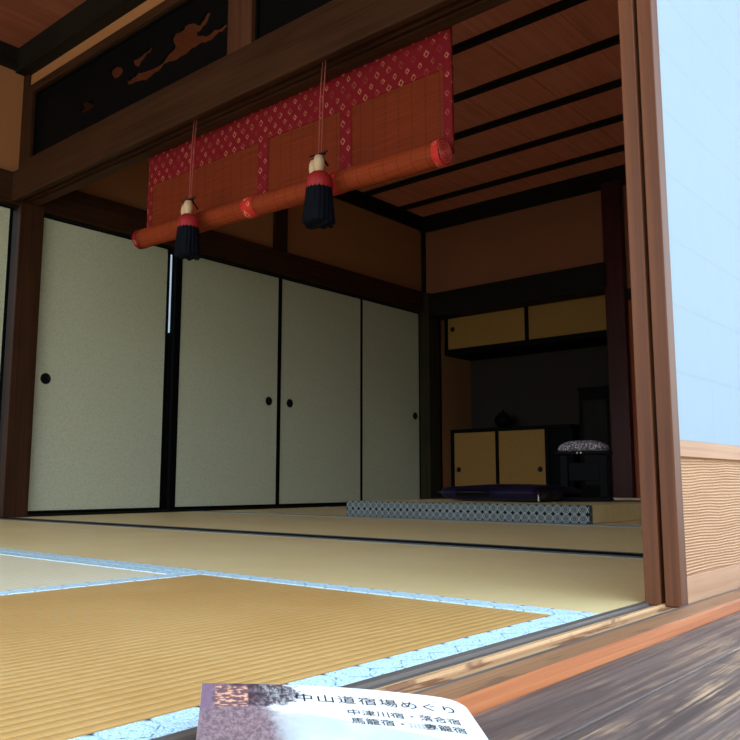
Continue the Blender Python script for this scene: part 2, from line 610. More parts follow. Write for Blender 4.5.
# wall of the sliding doors: post, lintels, plaster
sbox('trim_3', M['beam']['Z'], XP0, XP1, 4.355, 4.50, -0.03, CEIL, bev=0.004)              # thick post
sbox('trim_4', M['beam']['X'], XP1, 5.90, 4.36, 4.48, 1.735, 1.915, bev=0.003)              # lintel of the far room
sbox('trim_5', M['beam']['X'], -1.9, XP0, 4.36, 4.48, 1.735, 1.915, bev=0.003)              # lintel of the near room
sbox('trim_6', M['dark']['X'], XP1, 5.87, 4.385, 4.46, 1.722, 1.736)                         # black track under it
sbox('trim_7', M['dark']['X'], -1.9, XP0, 4.385, 4.46, 1.722, 1.736)
sbox('trim_8', M['dark']['X'], -1.9, 5.95, 4.385, 4.48, -0.03, 0.012)                        # floor track
sbox('wall_back', M['plaster'], -1.9, 5.99, 4.415, 4.50, 1.91, CEIL)
sbox('trim_9', M['beam']['Z'], 4.06, 4.185, 4.385, 4.43, 1.91, 2.53, bev=0.003)             # short post in the plaster
sbox('trim_10', M['dark']['X'], XP1, 5.98, 4.375, 4.42, 2.515, CEIL, bev=0.003)             # crown moulding
sbox('trim_11', M['dark']['X'], -1.9, XP0, 4.375, 4.42, 2.535, CEIL + 0.02, bev=0.003)
sbox('trim_12', wood('green_brown_post_wood', (0.018, 0.015, 0.008), (0.036, 0.029, 0.016), 'Z', 0.6, 0.08), 5.88, 6.07, 4.30, 4.46, -0.03, 1.90, bev=0.004)  # corner post
sbox('trim_13', M['dark']['Z'], 5.925, 5.96, 4.378, 4.42, 1.88, 2.52)

# dark store room behind the doors, with a narrow lit paper window
sbox('wall_store_back', M['dark']['X'], 2.0, 6.4, 5.60, 5.66, -0.03, 2.6)
sbox('wall_store_left', M['dark']['X'], 1.7, 1.76, 4.5, 5.60, -0.03, 2.6)
sbox('wall_store_right', M['dark']['X'], 6.7, 6.76, 4.5, 5.60, -0.03, 2.6)
sbox('ceiling_store', M['dark']['X'], 1.7, 6.76, 4.5, 5.66, 2.6, 2.66)
sbox('floor_store', M['dark']['X'], 1.7, 6.76, 4.5, 5.66, -0.09, -0.03)

# ceilings
b = MB()
seams = [0.46 + 0.457 * k for k in range(10)]
bat_room = [2.28, 3.13, 3.62, 4.118, 4.60, 5.072, 5.56]
for ya, yb in zip(seams, seams[1:]):
    yb = min(yb, 4.42)
    if yb > ya:
        b.box(2.15, 6.0, ya + 0.0015, yb - 0.0015, CEIL, CEIL + 0.02, bev=0.001)
b.box(2.15, 6.7, 0.4, 4.5, CEIL + 0.02, CEIL + 0.05)
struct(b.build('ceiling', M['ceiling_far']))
b = MB()
for x in bat_room:
    b.box(x - 0.022, x + 0.022, 0.50, 4.38, CEIL - 0.032, CEIL + 0.002, bev=0.002)
struct(b.build('ceiling_battens', M['dark']['Y']))
b = MB()
for k in range(15):
    y1_ = 4.40 - 0.255 * k
    b.box(-1.9, 2.13, y1_ - 0.2535, y1_, CEIL + 0.02, CEIL + 0.04, bev=0.0012)
b.box(-1.96, 2.15, 0.4, 4.5, CEIL + 0.04, CEIL + 0.06)
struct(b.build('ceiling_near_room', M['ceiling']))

# beam between the rooms, carrying two door grooves underneath
b = MB()
b.box(2.034, 2.062, 0.542, 4.36, 1.742, 1.915, bev=0.004)
struct(b.build('trim_14', M['beam']['Y']))
b = MB()
pr = [(2.062, 1.90), (2.062, 1.752), (2.082, 1.752), (2.082, 1.768), (2.104, 1.768), (2.104, 1.752), (2.116, 1.752),
      (2.116, 1.768), (2.138, 1.768), (2.138, 1.752), (2.19, 1.752), (2.19, 1.90)]
for a, c in zip(pr, pr[1:] + pr[:1]):
    b.quad([(a[0], 0.542, a[1]), (c[0], 0.542, c[1]), (c[0], 4.36, c[1]), (a[0], 4.36, a[1])])
struct(b.build('trim_15', M['beam']['Y']))
sbox('trim_16', M['beam']['Y'], 2.085, 2.165, 0.542, 4.36, 1.90, 1.992, bev=0.003)            # rail under the transoms
sbox('trim_17', M['beam']['Y'], 2.085, 2.165, 0.542, 4.36, 2.385, 2.435, bev=0.003)            # rail over the transoms
sbox('wall_between_rooms', M['plaster'], 2.105, 2.145, 0.542, 4.36, 2.43, CEIL)
sbox('trim_18', M['dark']['Y'], 2.03, 2.19, 0.542, 4.40, 2.515, CEIL + 0.02, bev=0.003)        # crown between the ceilings
sbox('trim_19', wood('ranma_post_wood', (0.055, 0.020, 0.011), (0.10, 0.038, 0.021), 'Z', 0.6, 0.1), 2.085, 2.165, 2.42, 2.575, 1.99, 2.39, bev=0.003)
sbox('trim_20', M['beam']['Z'], 2.085, 2.165, 0.542, 0.76, 1.99, 2.39, bev=0.003)
sbox('trim_21', M['beam']['Z'], 2.07, 2.19, 0.54, 0.66, 0.0, 1.752, bev=0.003)

sbox('trim_30', M['beam']['Z'], 2.085, 2.165, 4.291, 4.36, 1.99, 2.39, bev=0.002)

# veranda side: wall above the screens, paper windows of the far room, unseen end walls, eaves
sbox('wall_front', M['plaster'], -1.9, 6.0, 0.44, 0.53, 1.90, CEIL + 0.05)
sbox('trim_22', M['beam']['X'], -1.9, 6.0, 0.43, 0.54, 1.76, 1.91, bev=0.003)
b = MB().box(2.08, 5.95, 0.478, 0.484, 0.26, 1.77)
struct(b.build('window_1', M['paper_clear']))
b = MB()
for k in range(5):
    xk = 2.08 + k * 0.9675
    b.box(max(2.08, xk - 0.03), min(5.95, xk + 0.03), 0.470, 0.494, 0.0, 1.765, bev=0.002)
b.box(2.08, 5.95, 0.471, 0.493, 0.235, 0.265, bev=0.002)
b.box(2.08, 5.95, 0.471, 0.493, 1.73, 1.765, bev=0.002)
struct(b.build('trim_31', M['frame']['Z']))
sbox('wall_front_lower', M['cedar'], 2.0, 5.95, 0.47, 0.50, 0.0, 0.26)
sbox('trim_23', M['beam']['Z'], 1.985, 2.08, 0.44, 0.54, -0.05, 1.77, bev=0.003)
sbox('wall_left', M['plaster'], -1.96, -1.9, 0.4, 4.5, 2.30, CEIL + 0.05)  # left side below stays open, added to let more daylight in
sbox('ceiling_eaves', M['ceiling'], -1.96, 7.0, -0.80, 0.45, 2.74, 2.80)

# alcove wall
sbox('wall_alcove_upper', M['plaster_red'], XT, XT + 0.05, 2.60, 4.42, 1.89, CEIL)
sbox('trim_24', M['dark']['Y'], 5.905, 5.98, 0.5, 4.42, 2.495, CEIL, bev=0.003)               # crown moulding
sbox('trim_25', M['dark']['Y'], 5.90, 6.10, 2.60, 4.40, 1.680, 1.893, bev=0.003)              # drop lintel
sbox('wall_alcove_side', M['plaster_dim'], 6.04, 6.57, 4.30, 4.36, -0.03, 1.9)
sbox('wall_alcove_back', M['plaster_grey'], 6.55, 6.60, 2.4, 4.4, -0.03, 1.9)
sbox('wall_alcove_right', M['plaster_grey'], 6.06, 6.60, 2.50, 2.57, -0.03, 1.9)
sbox('ceiling_alcove', M['dark']['Y'], 5.99, 6.60, 2.50, 4.40, 1.893, 1.93)
sbox('floor_alcove', M['dark']['Y'], 5.95, 6.60, 2.55, 4.32, -0.03, 0.066, bev=0.003)
sbox('trim_26', M['red_post'], 5.90, 6.06, 2.465, 2.625, -0.03, 2.53, bev=0.012)              # polished alcove post
sbox('wall_right', M['plaster_red'], 5.96, 6.02, 0.5, 2.47, 1.66, CEIL)
sbox('trim_27', M['dark']['Y'], 5.93, 6.02, 0.5, 2.47, 1.575, 1.66, bev=0.003)
sbox('wall_right_lower', plain('red_brown_plaster', (0.30, 0.075, 0.035), 0.9, 0.1, 0.1, 120), 5.96, 6.02, 0.5, 2.47, -0.05, 1.58)
sbox('trim_28', M['pale_wood'], 5.80, 6.02, 0.5, 2.63, 0.055, 0.072, bev=0.002)


# ------------------------------------------------------------------ tatami mats
def mat(label, x0, x1, y0, y1, along, surf, heri, group, hw=0.045):
    t = thing('tatami_mat', label, 'tatami mat', ((x0 + x1) / 2, (y0 + y1) / 2, -0.03), group)
    MB().box(x0 + 0.001, x1 - 0.001, y0 + 0.001, y1 - 0.001, -0.03, -0.0012, bev=0.002).build('rush_surface', surf, t)
    for s in (0, 1):
        if along == 'X':
            a = (x0 + 0.001, x1 - 0.001, y0 + 0.0005, y0 + hw) if s == 0 else (x0 + 0.001, x1 - 0.001, y1 - hw, y1 - 0.0005)
        else:
            a = (x0 + 0.0005, x0 + hw, y0 + 0.001, y1 - 0.001) if s == 0 else (x1 - hw, x1 - 0.0005, y0 + 0.001, y1 - 0.001)
        h = heri[s] if isinstance(heri, tuple) else heri
        MB().tape(*a, -0.0014, 0.0, along).build('border', h, t)
    return t


GN, GF = 'mats of the near room', 'mats of the far room'
mat('brown ribbed tatami mat nearest the veranda sill, under the pamphlet corner, with pale blue borders', -0.745, 1.079, 0.5275, 1.421, 'X', M['tatami_brown'], M['heri_blue'], GN)
mat('cream tatami mat at the left edge, behind the brown ribbed mat', 0.168, 1.079, 1.422, 3.242, 'Y', M['tatami_pale'], M['heri_blue'], GN)
mat('long golden tatami mat behind the brown mat, shaded near the shoji screens', 1.08, 2.044, 0.5275, 2.40, 'Y', M['tatami_gold'], (M['heri_blue'], M['heri_black']), GN)
mat('golden tatami mat at the foot of the thick brown post, left side of the room', 1.08, 2.044, 2.401, 4.36, 'Y', M['tatami_gold'], (M['heri_blue'], M['heri_black']), GN)
mat('golden tatami mat just past the black threshold, veranda side, before the platform', 2.101, 3.40, 0.5275, 2.45, 'Y', M['tatami_gold'], (M['heri_black'], M['heri_slate']), GF)
mat('golden tatami mat just past the black threshold, in front of the pale sliding doors', 2.101, 3.40, 2.451, 4.385, 'Y', M['tatami_gold'], (M['heri_black'], M['heri_slate']), GF)
mat('tatami mat lying under and right of the raised platform', 3.401, 4.66, 0.5275, 2.45, 'Y', M['tatami_gold'], M['heri_slate'], GF)
mat('tatami mat lying under and left of the raised platform', 3.401, 4.66, 2.451, 4.385, 'Y', M['tatami_gold'], M['heri_slate'], GF)


# ------------------------------------------------------------------ pale sliding doors (fusuma)
def fusuma(label, x0, x1, yf, pull_x, fl=0.012, fr=0.012, grp='pale sliding doors along the back wall'):
    t = thing('sliding_door', label, 'sliding door', ((x0 + x1) / 2, yf + 0.012, 0.012), grp)
    z0, z1 = 0.012, 1.7235
    MB().box(x0 + fl, x1 - fr, yf + 0.004, yf + 0.022, z0 + 0.018, z1 - 0.010).build('paper_panel', M['fusuma'], t)
    f = MB()
    f.box(x0, x0 + fl, yf, yf + 0.025, z0, z1, bev=0.002)
    f.box(x1 - fr, x1, yf, yf + 0.025, z0, z1, bev=0.002)
    f.box(x0 + fl, x1 - fr, yf, yf + 0.025, z0, z0 + 0.018, bev=0.002)
    f.box(x0 + fl, x1 - fr, yf, yf + 0.025, z1 - 0.010, z1, bev=0.002)
    f.build('frame', M['lacquer'], t)
    if pull_x is not None:
        h = MB()
        h.lathe([(0.0, -0.0008), (0.019, -0.0008), (0.022, -0.002), (0.025, -0.004), (0.030, -0.004), (0.032, -0.001), (0.032, 0.004)],
                (pull_x, yf + 0.004, 0.775), 'Y', 36)
        p = h.build('round_pull', M['pull'], t)
        MB().lathe([(0.0, -0.005), (0.004, -0.005), (0.005, -0.001)], (pull_x, yf + 0.004, 0.775), 'Y', 16).build('pull_stud', M['pull'], p)
    return t


fusuma('pale sliding door immediately right of the thick post, round black pull near its left edge', XP1 + 0.002, 3.139, 4.405, 2.318, 0.006, 0.020)
fusuma('second pale sliding door from the thick post, beside the dark gap, pull at its right edge', 3.188, 4.132, 4.405, 4.040, 0.050)
fusuma('third pale sliding door from the thick post, pull at its left edge', 4.1335, 5.068, 4.405, 4.252, 0.022, 0.010)
fusuma('narrow looking pale sliding door in the room corner beside the alcove', 5.0695, 5.876, 4.405, 5.805, 0.014)
fusuma('brightest pale sliding door, cut by the left picture edge, left of the thick post', 1.12, 2.072, 4.405, 1.20, 0.02, 0.018)
struct(MB().box(-1.9, 1.119, 4.41, 4.44, 0.0, 1.74).build('wall_back_left', M['fusuma']))

# lit paper slit in the store room behind the gap of the doors
t = NT('daylit_paper')
t.set((0.7, 0.75, 0.8), 0.8, 0.1)
t.b.inputs['Emission Color'].default_value = (0.62, 0.78, 1.0, 1)
t.b.inputs['Emission Strength'].default_value = 0.5
struct(MB().box(3.966, 3.996, 5.585, 5.602, 1.42, 2.085).build('window_2', t.m))

# ------------------------------------------------------------------ shoji screens standing open on the right
def shoji(label, x0, x1, yf, y1):
    """yf is the outer (veranda side) face, y1 the inner face"""
    t = thing('shoji_screen', label, 'shoji screen', ((x0 + x1) / 2, (yf + y1) / 2, -0.004), 'open shoji screens')
    top = 1.765
    MB().box(x0, x0 + 0.030, yf, y1, -0.0035, top, bev=0.0015).build('stile', M['frame']['Z'], t)
    MB().box(x1 - 0.030, x1, yf, y1, -0.0035, top, bev=0.0015).build('stile', M['frame']['Z'], t)
    a, b_ = x0 + 0.030, x1 - 0.030
    MB().box(a, b_, yf + 0.002, y1 - 0.002, -0.0035, 0.040, bev=0.0012).build('bottom_rail', M['rail'], t)
    MB().box(a, b_, yf + 0.001, y1 - 0.001, 0.226, 0.258, bev=0.0012).build('middle_rail', M['rail'], t)
    MB().box(a, b_, yf + 0.002, y1 - 0.002, top - 0.035, top, bev=0.0012).build('top_rail', M['rail'], t)
    MB().box(a, b_, yf + 0.008, yf + 0.015, 0.038, 0.228).build('lower_board', M['cedar'], t)
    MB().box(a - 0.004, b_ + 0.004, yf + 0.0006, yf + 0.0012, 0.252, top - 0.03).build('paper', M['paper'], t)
    k = MB()
    z = 0.362
    while z < top - 0.06:
        k.box(a, b_, yf + 0.0014, yf + 0.012, z - 0.003, z + 0.003)
        z += 0.1115
    n = 3
    for i in range(1, n + 1):
        x = a + (b_ - a) * i / (n + 1) + 0.01
        k.box(x - 0.003, x + 0.003, yf + 0.0020, yf + 0.0124, 0.258, top - 0.035)
    k.build('lattice', M['frame']['X'], t)
    return t


shoji('outer shoji screen at the right, white paper over a grained cedar board', 1.275, 1.983, 0.4645, 0.4895)
shoji('inner shoji screen at the right, only its reddish edge showing left of the dark slit', 1.2735, 1.983, 0.4955, 0.5210)

# ------------------------------------------------------------------ carved transoms
def carved_panel(name, label, outer, holes, grp, xc=2.12, th=0.010):
    cu = bpy.data.curves.new('tmp', 'CURVE')
    cu.dimensions = '2D'
    cu.fill_mode = 'BOTH'
    cu.extrude = th / 2
    def jag(P):
        out = []
        for (ya, za), (yb, zb) in zip(P, P[1:] + P[:1]):
            out.append((ya, za))
            out.append(((ya + yb) / 2 + random.uniform(-.006, .006), (za + zb) / 2 + random.uniform(-.006, .006)))
        return out

    for poly in [outer] + [jag(h) for h in holes]:
        s = cu.splines.new('POLY')
        s.points.add(len(poly) - 1)
        for p, q in zip(s.points, poly):
            p.co = (q[0], q[1], 0, 1)
        s.use_cyclic_u = True
    o = bpy.data.objects.new('tmp', cu)
    COL.objects.link(o)
    bpy.context.view_layer.update()
    tmp = o.evaluated_get(bpy.context.evaluated_depsgraph_get()).to_mesh()
    vs = [(v.co.x, v.co.y, v.co.z) for v in tmp.vertices]
    fs = [tuple(p.vertices) for p in tmp.polygons]
    o.to_mesh_clear()
    bpy.data.objects.remove(o)
    ys = [p[0] for p in outer]
    zs = [p[1] for p in outer]
    base = Vector((xc, (min(ys) + max(ys)) / 2, min(zs)))
    r = thing(name, label, 'transom', base, grp)
    b = MB()
    bv = [b.bm.verts.new((xc + z, y_, z_)) for (y_, z_, z) in vs]
    for f in fs:
        try:
            b.bm.faces.new([bv[i] for i in f])
        except ValueError:
            pass
    b.build('carved_board', M['lacquer'], r)
    f = MB()
    y0, y1_, z0, z1 = min(ys), max(ys), min(zs), max(zs)
    f.box(xc - 0.016, xc + 0.016, y0, y0 + 0.012, z0, z1, bev=0.001)
    f.box(xc - 0.016, xc + 0.016, y1_ - 0.012, y1_, z0, z1, bev=0.001)
    f.box(xc - 0.016, xc + 0.016, y0 + 0.012, y1_ - 0.012, z0, z0 + 0.012, bev=0.001)
    f.box(xc - 0.016, xc + 0.016, y0 + 0.012, y1_ - 0.012, z1 - 0.012, z1, bev=0.001)
    f.build('frame', M['lacquer'], r)
    return r


cloud = [(3.396, 2.16), (3.34, 2.163), (3.295, 2.172), (3.24, 2.160), (3.194, 2.153), (3.13, 2.150), (3.076, 2.164), (3.03, 2.185), (2.997, 2.202),
         (3.010, 2.225), (3.020, 2.250), (3.0, 2.268), (2.95, 2.262), (2.93, 2.275), (2.888, 2.272), (2.855, 2.262), (2.822, 2.239), (2.80, 2.252),
         (2.785, 2.262), (2.77, 2.276), (2.738, 2.273), (2.735, 2.255), (2.747, 2.238), (2.767, 2.218), (2.80, 2.205), (2.827, 2.205), (2.815, 2.185),
         (2.776, 2.168), (2.745, 2.165), (2.714, 2.176), (2.68, 2.165), (2.632, 2.172), (2.617, 2.155), (2.65, 2.140), (2.681, 2.142), (2.72, 2.128),
         (2.764, 2.131), (2.81, 2.140), (2.861, 2.140), (2.90, 2.128), (2.948, 2.130), (3.0, 2.128), (3.074, 2.138), (3.12, 2.118), (3.168, 2.113),
         (3.22, 2.106), (3.266, 2.118), (3.33, 2.125), (3.382, 2.138)]
bird = [(3.812, 2.186), (3.76, 2.170), (3.707, 2.162), (3.69, 2.14), (3.67, 2.121), (3.72, 2.110), (3.778, 2.113), (3.821, 2.134), (3.775, 2.142)]
leaf = [(3.541, 2.262), (3.50, 2.272), (3.477, 2.268), (3.44, 2.25), (3.42, 2.219), (3.472, 2.203), (3.515, 2.225)]
wing = [(3.372, 2.270), (3.33, 2.252), (3.277, 2.252), (3.235, 2.258), (3.200, 2.270), (3.172, 2.266), (3.189, 2.240), (3.235, 2.228), (3.270, 2.212),
        (3.288, 2.200), (3.315, 2.218), (3.335, 2.236)]
carved_panel('carved_transom', 'black carved transom with cloud shaped openings, nearest the thick post',
             [(2.578, 1.994), (4.290, 1.994), (4.290, 2.384), (2.578, 2.384)], [cloud, bird, leaf, wing], 'carved transoms over the beam')
sh = lambda P, dy, dz=0.0, m=False, c=0: [((2 * c - y if m else y) + dy, z + dz) for y, z in P]
cloud2 = sh(cloud, -1.175, 0.012)
wing2 = sh(wing, -1.85, -0.02)
leaf2 = sh(leaf, -2.30, -0.04)
carved_panel('carved_transom', 'black carved transom right of the short reddish post, mostly above the picture',
             [(0.765, 1.994), (2.417, 1.994), (2.417, 2.384), (0.765, 2.384)], [cloud2, wing2, leaf2], 'carved transoms over the beam')

# ------------------------------------------------------------------ red bamboo blind
XS = 2.205
bl = thing('bamboo_blind', 'red reed blind with brocade borders, half rolled up under the beam', 'blind', (XS, 2.39, 1.24))
ROLL0, ROLL1 = 1.287, 1.333       # roll height at right and left end
YL, YR = 3.285, 1.502


def sheet(b, y0, y1, z0f, z1, x, th=0.004, n=24):
    for i in range(n):
        ya, yb = y0 + (y1 - y0) * i / n, y0 + (y1 - y0) * (i + 1) / n
        za, zb = z0f(ya), z0f(yb)
        wav = lambda y: 0.003 * math.sin(y * 7.0)
        for s in (0, th):
            b.quad([(x + s + wav(ya), ya, za), (x + s + wav(yb), yb, zb), (x + s + wav(yb), yb, z1), (x + s + wav(ya), ya, z1)])
        b.quad([(x + wav(ya), ya, za), (x + wav(yb), yb, zb), (x + th + wav(yb), yb, zb), (x + th + wav(ya), ya, za)])


rollz = lambda y: ROLL0 + (ROLL1 - ROLL0) * (y - YR) / (YL - YR)
b = MB()
sheet(b, YR, YL, lambda y: rollz(y) + 0.01, 1.86, XS)
b.build('reed_sheet', M['blind'], bl)
b = MB()
sheet(b, YR, YL, lambda y: 1.614, 1.862, XS - 0.0035, 0.011)
b.build('brocade_top_band', M['brocade'], bl)
for ya, yb in ((1.50, 1.537), (1.968, 2.030), (2.430, 2.494), (3.252, 3.288)):
    b = MB()
    sheet(b, ya, yb, lambda y: rollz(y) + 0.01, 1.62, XS - 0.0030, 0.010, 3)
    b.build('brocade_strip', M['brocade'], bl)
# the roll
def roll_body(y0, y1, r, mat, name, spiral=True, n=40):
    b = MB()
    rings = []
    steps = 30
    for i in range(steps + 1):
        y = y0 + (y1 - y0) * i / steps
        zc = rollz(y)
        ring = []
        for k in range(n):
            a = 2 * math.pi * k / n
            rr = r * (1 + 0.035 * math.sin(2 * a + y * 3.1) + 0.012 * math.sin(5 * a + y * 9))
            ring.append(b.bm.verts.new((2.155 + rr * math.cos(a), y, zc + rr * math.sin(a))))
        rings.append(ring)
    for A, B in zip(rings, rings[1:]):
        for k in range(n):
            f = b.bm.faces.new((A[k], A[(k + 1) % n], B[(k + 1) % n], B[k]))
            f.smooth = True
    b.bm.faces.new(rings[0])
    b.bm.faces.new(rings[-1])
    return b.build(name, mat, bl)


roll_body(1.515, 3.262, 0.043, M['blind_roll'], 'rolled_reed')
for ya, yb in ((1.968, 2.030), (2.430, 2.494)):
    roll_body(ya, yb, 0.0445, M['brocade_bright'], 'brocade_wrap')
roll_body(1.502, 1.530, 0.0455, M['brocade_bright'], 'brocade_wrap')
roll_body(3.245, 3.275, 0.0445, M['brocade'], 'brocade_wrap')
# spiral ridges showing on the right end of the roll
b = MB()
pts = []
for i in range(110):
    a = i * 0.26
    r = 0.004 + 0.0365 * i / 110
    pts.append((2.155 + r * math.cos(a), 1.5012, rollz(1.5) + r * math.sin(a)))
b.tube(pts, 0.0016, 6)
b.build('spiral_end', plain('pale_red_silk', (0.62, 0.10, 0.07), 0.45, 0.4, 0.1, 50), bl)
sbox('trim_29', M['dark']['Y'], 2.192, 2.232, 1.45, 3.33, 1.855, 1.885)       # batten the blind hangs from

# ------------------------------------------------------------------ tassels
M['navy'] = plain('navy_silk', (0.003, 0.004, 0.008), 0.8, 0.08, 0.3, 90)
M['red_silk'] = plain('red_silk', (0.30, 0.010, 0.012), 0.6, 0.3, 0.2, 120)
M['cream_silk'] = plain('cream_silk', (0.55, 0.36, 0.22), 0.6, 0.3, 0.15, 120)
M['cord'] = plain('red_white_cord', (0.36, 0.075, 0.060), 0.7, 0.2, 0.4, 220)


def tassel(label, y, ztop, s):
    x = 2.053
    t = thing('tassel', label, 'tassel', (x, y, ztop - 0.265 * s), 'tassels hanging from the blind')
    c = MB()
    for dy in (-0.011, 0.011):
        c.tube([(x + 0.012, y - 0.012 + dy * 0.8, 1.765), (x + 0.010, y + dy * 0.7, 1.60), (x + 0.004, y + dy * 0.6, ztop + 0.02), (x, y + dy * 0.3, ztop - 0.02)], 0.0024, 8)
    c.build('cord', M['cord'], t)
    h = MB()
    h.tube([(x, y - 0.03, ztop + 0.006), (x + 0.015, y, ztop + 0.014), (x + 0.036, y + 0.01, ztop + 0.002), (x + 0.047, y, ztop - 0.02)], 0.004, 8)
    h.tube([(x - 0.01, y + 0.042, ztop + 0.010), (x, y, ztop + 0.012), (x - 0.002, y - 0.042, ztop + 0.012)], 0.003, 8)
    h.build('hook', M['pull'], t)
    k = MB()
    for dy, dz, rx in ((0.026 * s, -0.036 * s, 0.0), (-0.010 * s, -0.028 * s, -0.012)):
        k.lathe([(0.004, 0.030 * s), (0.015 * s, 0.026 * s), (0.020 * s, 0.010 * s), (0.021 * s, -0.010 * s), (0.016 * s, -0.030 * s), (0.010, -0.036 * s)],
                (x + rx, y + dy, ztop + dz), 'Z', 20)
    k.build('knot', M['cream_silk'], t)
    rd = MB()
    prof = [(0.012 * s, -0.060 * s), (0.030 * s, -0.064 * s), (0.046 * s, -0.080 * s), (0.050 * s, -0.100 * s), (0.049 * s, -0.125 * s), (0.044 * s, -0.130 * s)]
    rd.lathe(prof, (x, y, ztop), 'Z', 28)
    rd.build('red_band', M['red_silk'], t)
    # skirt of threads: fluted, ragged at the hem
    sk = MB()
    n = 72
    rings = []
    for j in range(9):
        f = j / 8
        ring = []
        for q in range(n):
            a = 2 * math.pi * q / n
            rr = s * (0.047 + 0.012 * f + 0.0022 * math.sin(a * 18 + f * 2) + 0.003 * f * math.sin(a * 5 + 1))
            zz = ztop - s * (0.118 + 0.142 * f) - (0.010 * s * math.sin(a * 9 + y * 5) * random.uniform(0.3, 1.0) if j == 8 else 0)
            ring.append(sk.bm.verts.new((x + rr * math.cos(a), y + rr * math.sin(a), zz)))
        rings.append(ring)
    for A, B in zip(rings, rings[1:]):
        for q in range(n):
            f_ = sk.bm.faces.new((A[q], A[(q + 1) % n], B[(q + 1) % n], B[q]))
            f_.smooth = True
    sk.bm.faces.new(rings[0])
    sk.bm.faces.new(rings[-1])
    for q in range(10):
        a = 2 * math.pi * q / 10 + 0.2
        sk.tube([(x + 0.048 * s * math.cos(a), y + 0.048 * s * math.sin(a), ztop - 0.20 * s),
                 (x + 0.056 * s * math.cos(a), y + 0.056 * s * math.sin(a), ztop - (0.255 + 0.012 * random.random()) * s)], 0.0022, 6)
    sk.build('thread_skirt', M['navy'], t)
    return t


tassel('larger navy tassel with red band and cream knot, right one of the two', 1.990, 1.368, 0.97)
tassel('smaller navy tassel with cream knot, at the left end of the rolled blind', 2.762, 1.374, 0.92)

# ------------------------------------------------------------------ alcove cabinets
def cab_door(name, parent, xf, ya, yb, z0, z1, pull_y, pull_z):
    d = MB().box(xf, xf + 0.012, ya, yb, z0, z1, bev=0.0015).build(name, M['ochre'], parent)
    if pull_y is not None:
        MB().lathe([(0.0, -0.0035), (0.012, -0.0035), (0.019, -0.0055), (0.023, -0.002), (0.023, 0.002)], (xf, pull_y, pull_z), 'X', 24).build('round_pull', M['pull'], d)
    return d


uc = thing('hanging_cabinet', 'dark hanging cabinet with two brown sliding doors, high in the alcove', 'cabinet', (6.33, 3.45, 1.345))
f = MB()
f.box(6.12, 6.548, 2.575, 4.298, 1.345, 1.398, bev=0.002)
f.box(6.12, 6.548, 4.268, 4.298, 1.398, 1.890, bev=0.002)
f.box(6.12, 6.548, 2.575, 2.605, 1.398, 1.890, bev=0.002)
f.box(6.12, 6.548, 2.605, 4.268, 1.858, 1.890, bev=0.002)
f.box(6.53, 6.548, 2.605, 4.268, 1.398, 1.858)
f.build('body', M['lacquer'], uc)
cab_door('sliding_door_panel', uc, 6.132, 3.462, 4.266, 1.400, 1.857, 4.215, 1.585)
cab_door('sliding_door_panel', uc, 6.150, 2.607, 3.470, 1.400, 1.857, 2.70, 1.585)
MB().box(6.126, 6.148, 3.432, 3.461, 1.400, 1.857, bev=0.001).build('centre_stile', M['lacquer'], uc)

lc = thing('low_cabinet', 'low black cabinet with two ochre sliding doors and round pulls in the alcove', 'cabinet', (6.36, 3.70, 0.066))
f = MB()
f.box(6.19, 6.545, 3.09, 4.295, 0.632, 0.664, bev=0.002)
f.box(6.19, 6.545, 3.09, 4.295, 0.066, 0.11, bev=0.002)
f.box(6.19, 6.545, 4.262, 4.295, 0.11, 0.632, bev=0.002)
f.box(6.19, 6.545, 3.30, 3.336, 0.11, 0.632, bev=0.002)
f.box(6.21, 6.545, 3.09, 3.30, 0.11, 0.632, bev=0.002)
f.box(6.52, 6.545, 3.336, 4.262, 0.11, 0.632)
f.build('body', M['lacquer'], lc)
cab_door('sliding_door_panel', lc, 6.200, 3.822, 4.261, 0.112, 0.631, 4.215, 0.300)
cab_door('sliding_door_panel', lc, 6.200, 3.338, 3.790, 0.112, 0.631, 3.390, 0.295)
MB().box(6.192, 6.214, 3.791, 3.821, 0.112, 0.631, bev=0.001).build('centre_stile', M['lacquer'], lc)

bn = thing('incense_burner', 'small dark round jar standing on the low cabinet', 'jar', (6.33, 3.82, 0.664))
MB().lathe([(0.030, 0.0), (0.034, 0.006), (0.050, 0.020), (0.072, 0.050), (0.078, 0.075), (0.068, 0.100), (0.048, 0.112), (0.052, 0.118)], (6.33, 3.82, 0.664), 'Z', 32).build('bowl', M['lacquer'], bn)
MB().lathe([(0.050, 0.118), (0.044, 0.130), (0.024, 0.140), (0.010, 0.144), (0.014, 0.152), (0.012, 0.160), (0.003, 0.164)], (6.33, 3.82, 0.664), 'Z', 28).build('lid', M['lacquer'], bn)

tb = thing('tall_stand', 'tall black upright chest in the alcove, behind the armrest', 'chest', (6.36, 2.94, 0.066))
b = MB()
bm_ = bmesh.new()
bmesh.ops.create_cube(bm_, size=1.0)
for v in bm_.verts:
    tz = v.co.z + 0.5
    v.co = Vector((6.30 + 0.20 * (v.co.x + 0.5), (2.765 + 0.02 * tz) if v.co.y < 0 else (3.085 - 0.02 * tz), 0.066 + 0.89 * tz))
bmesh.ops.bevel(bm_, geom=list(bm_.edges), offset=0.006, segments=2, profile=0.5, affect='EDGES')
b.add(bm_)
b.build('body', M['lacquer'], tb)
MB().box(6.292, 6.505, 2.772, 3.078, 0.945, 0.968, bev=0.003).build('top_board', M['lacquer'], tb)
MB().box(6.293, 6.302, 2.82, 3.03, 0.16, 0.86, bev=0.002).build('front_panel', M['dark']['Z'], tb)

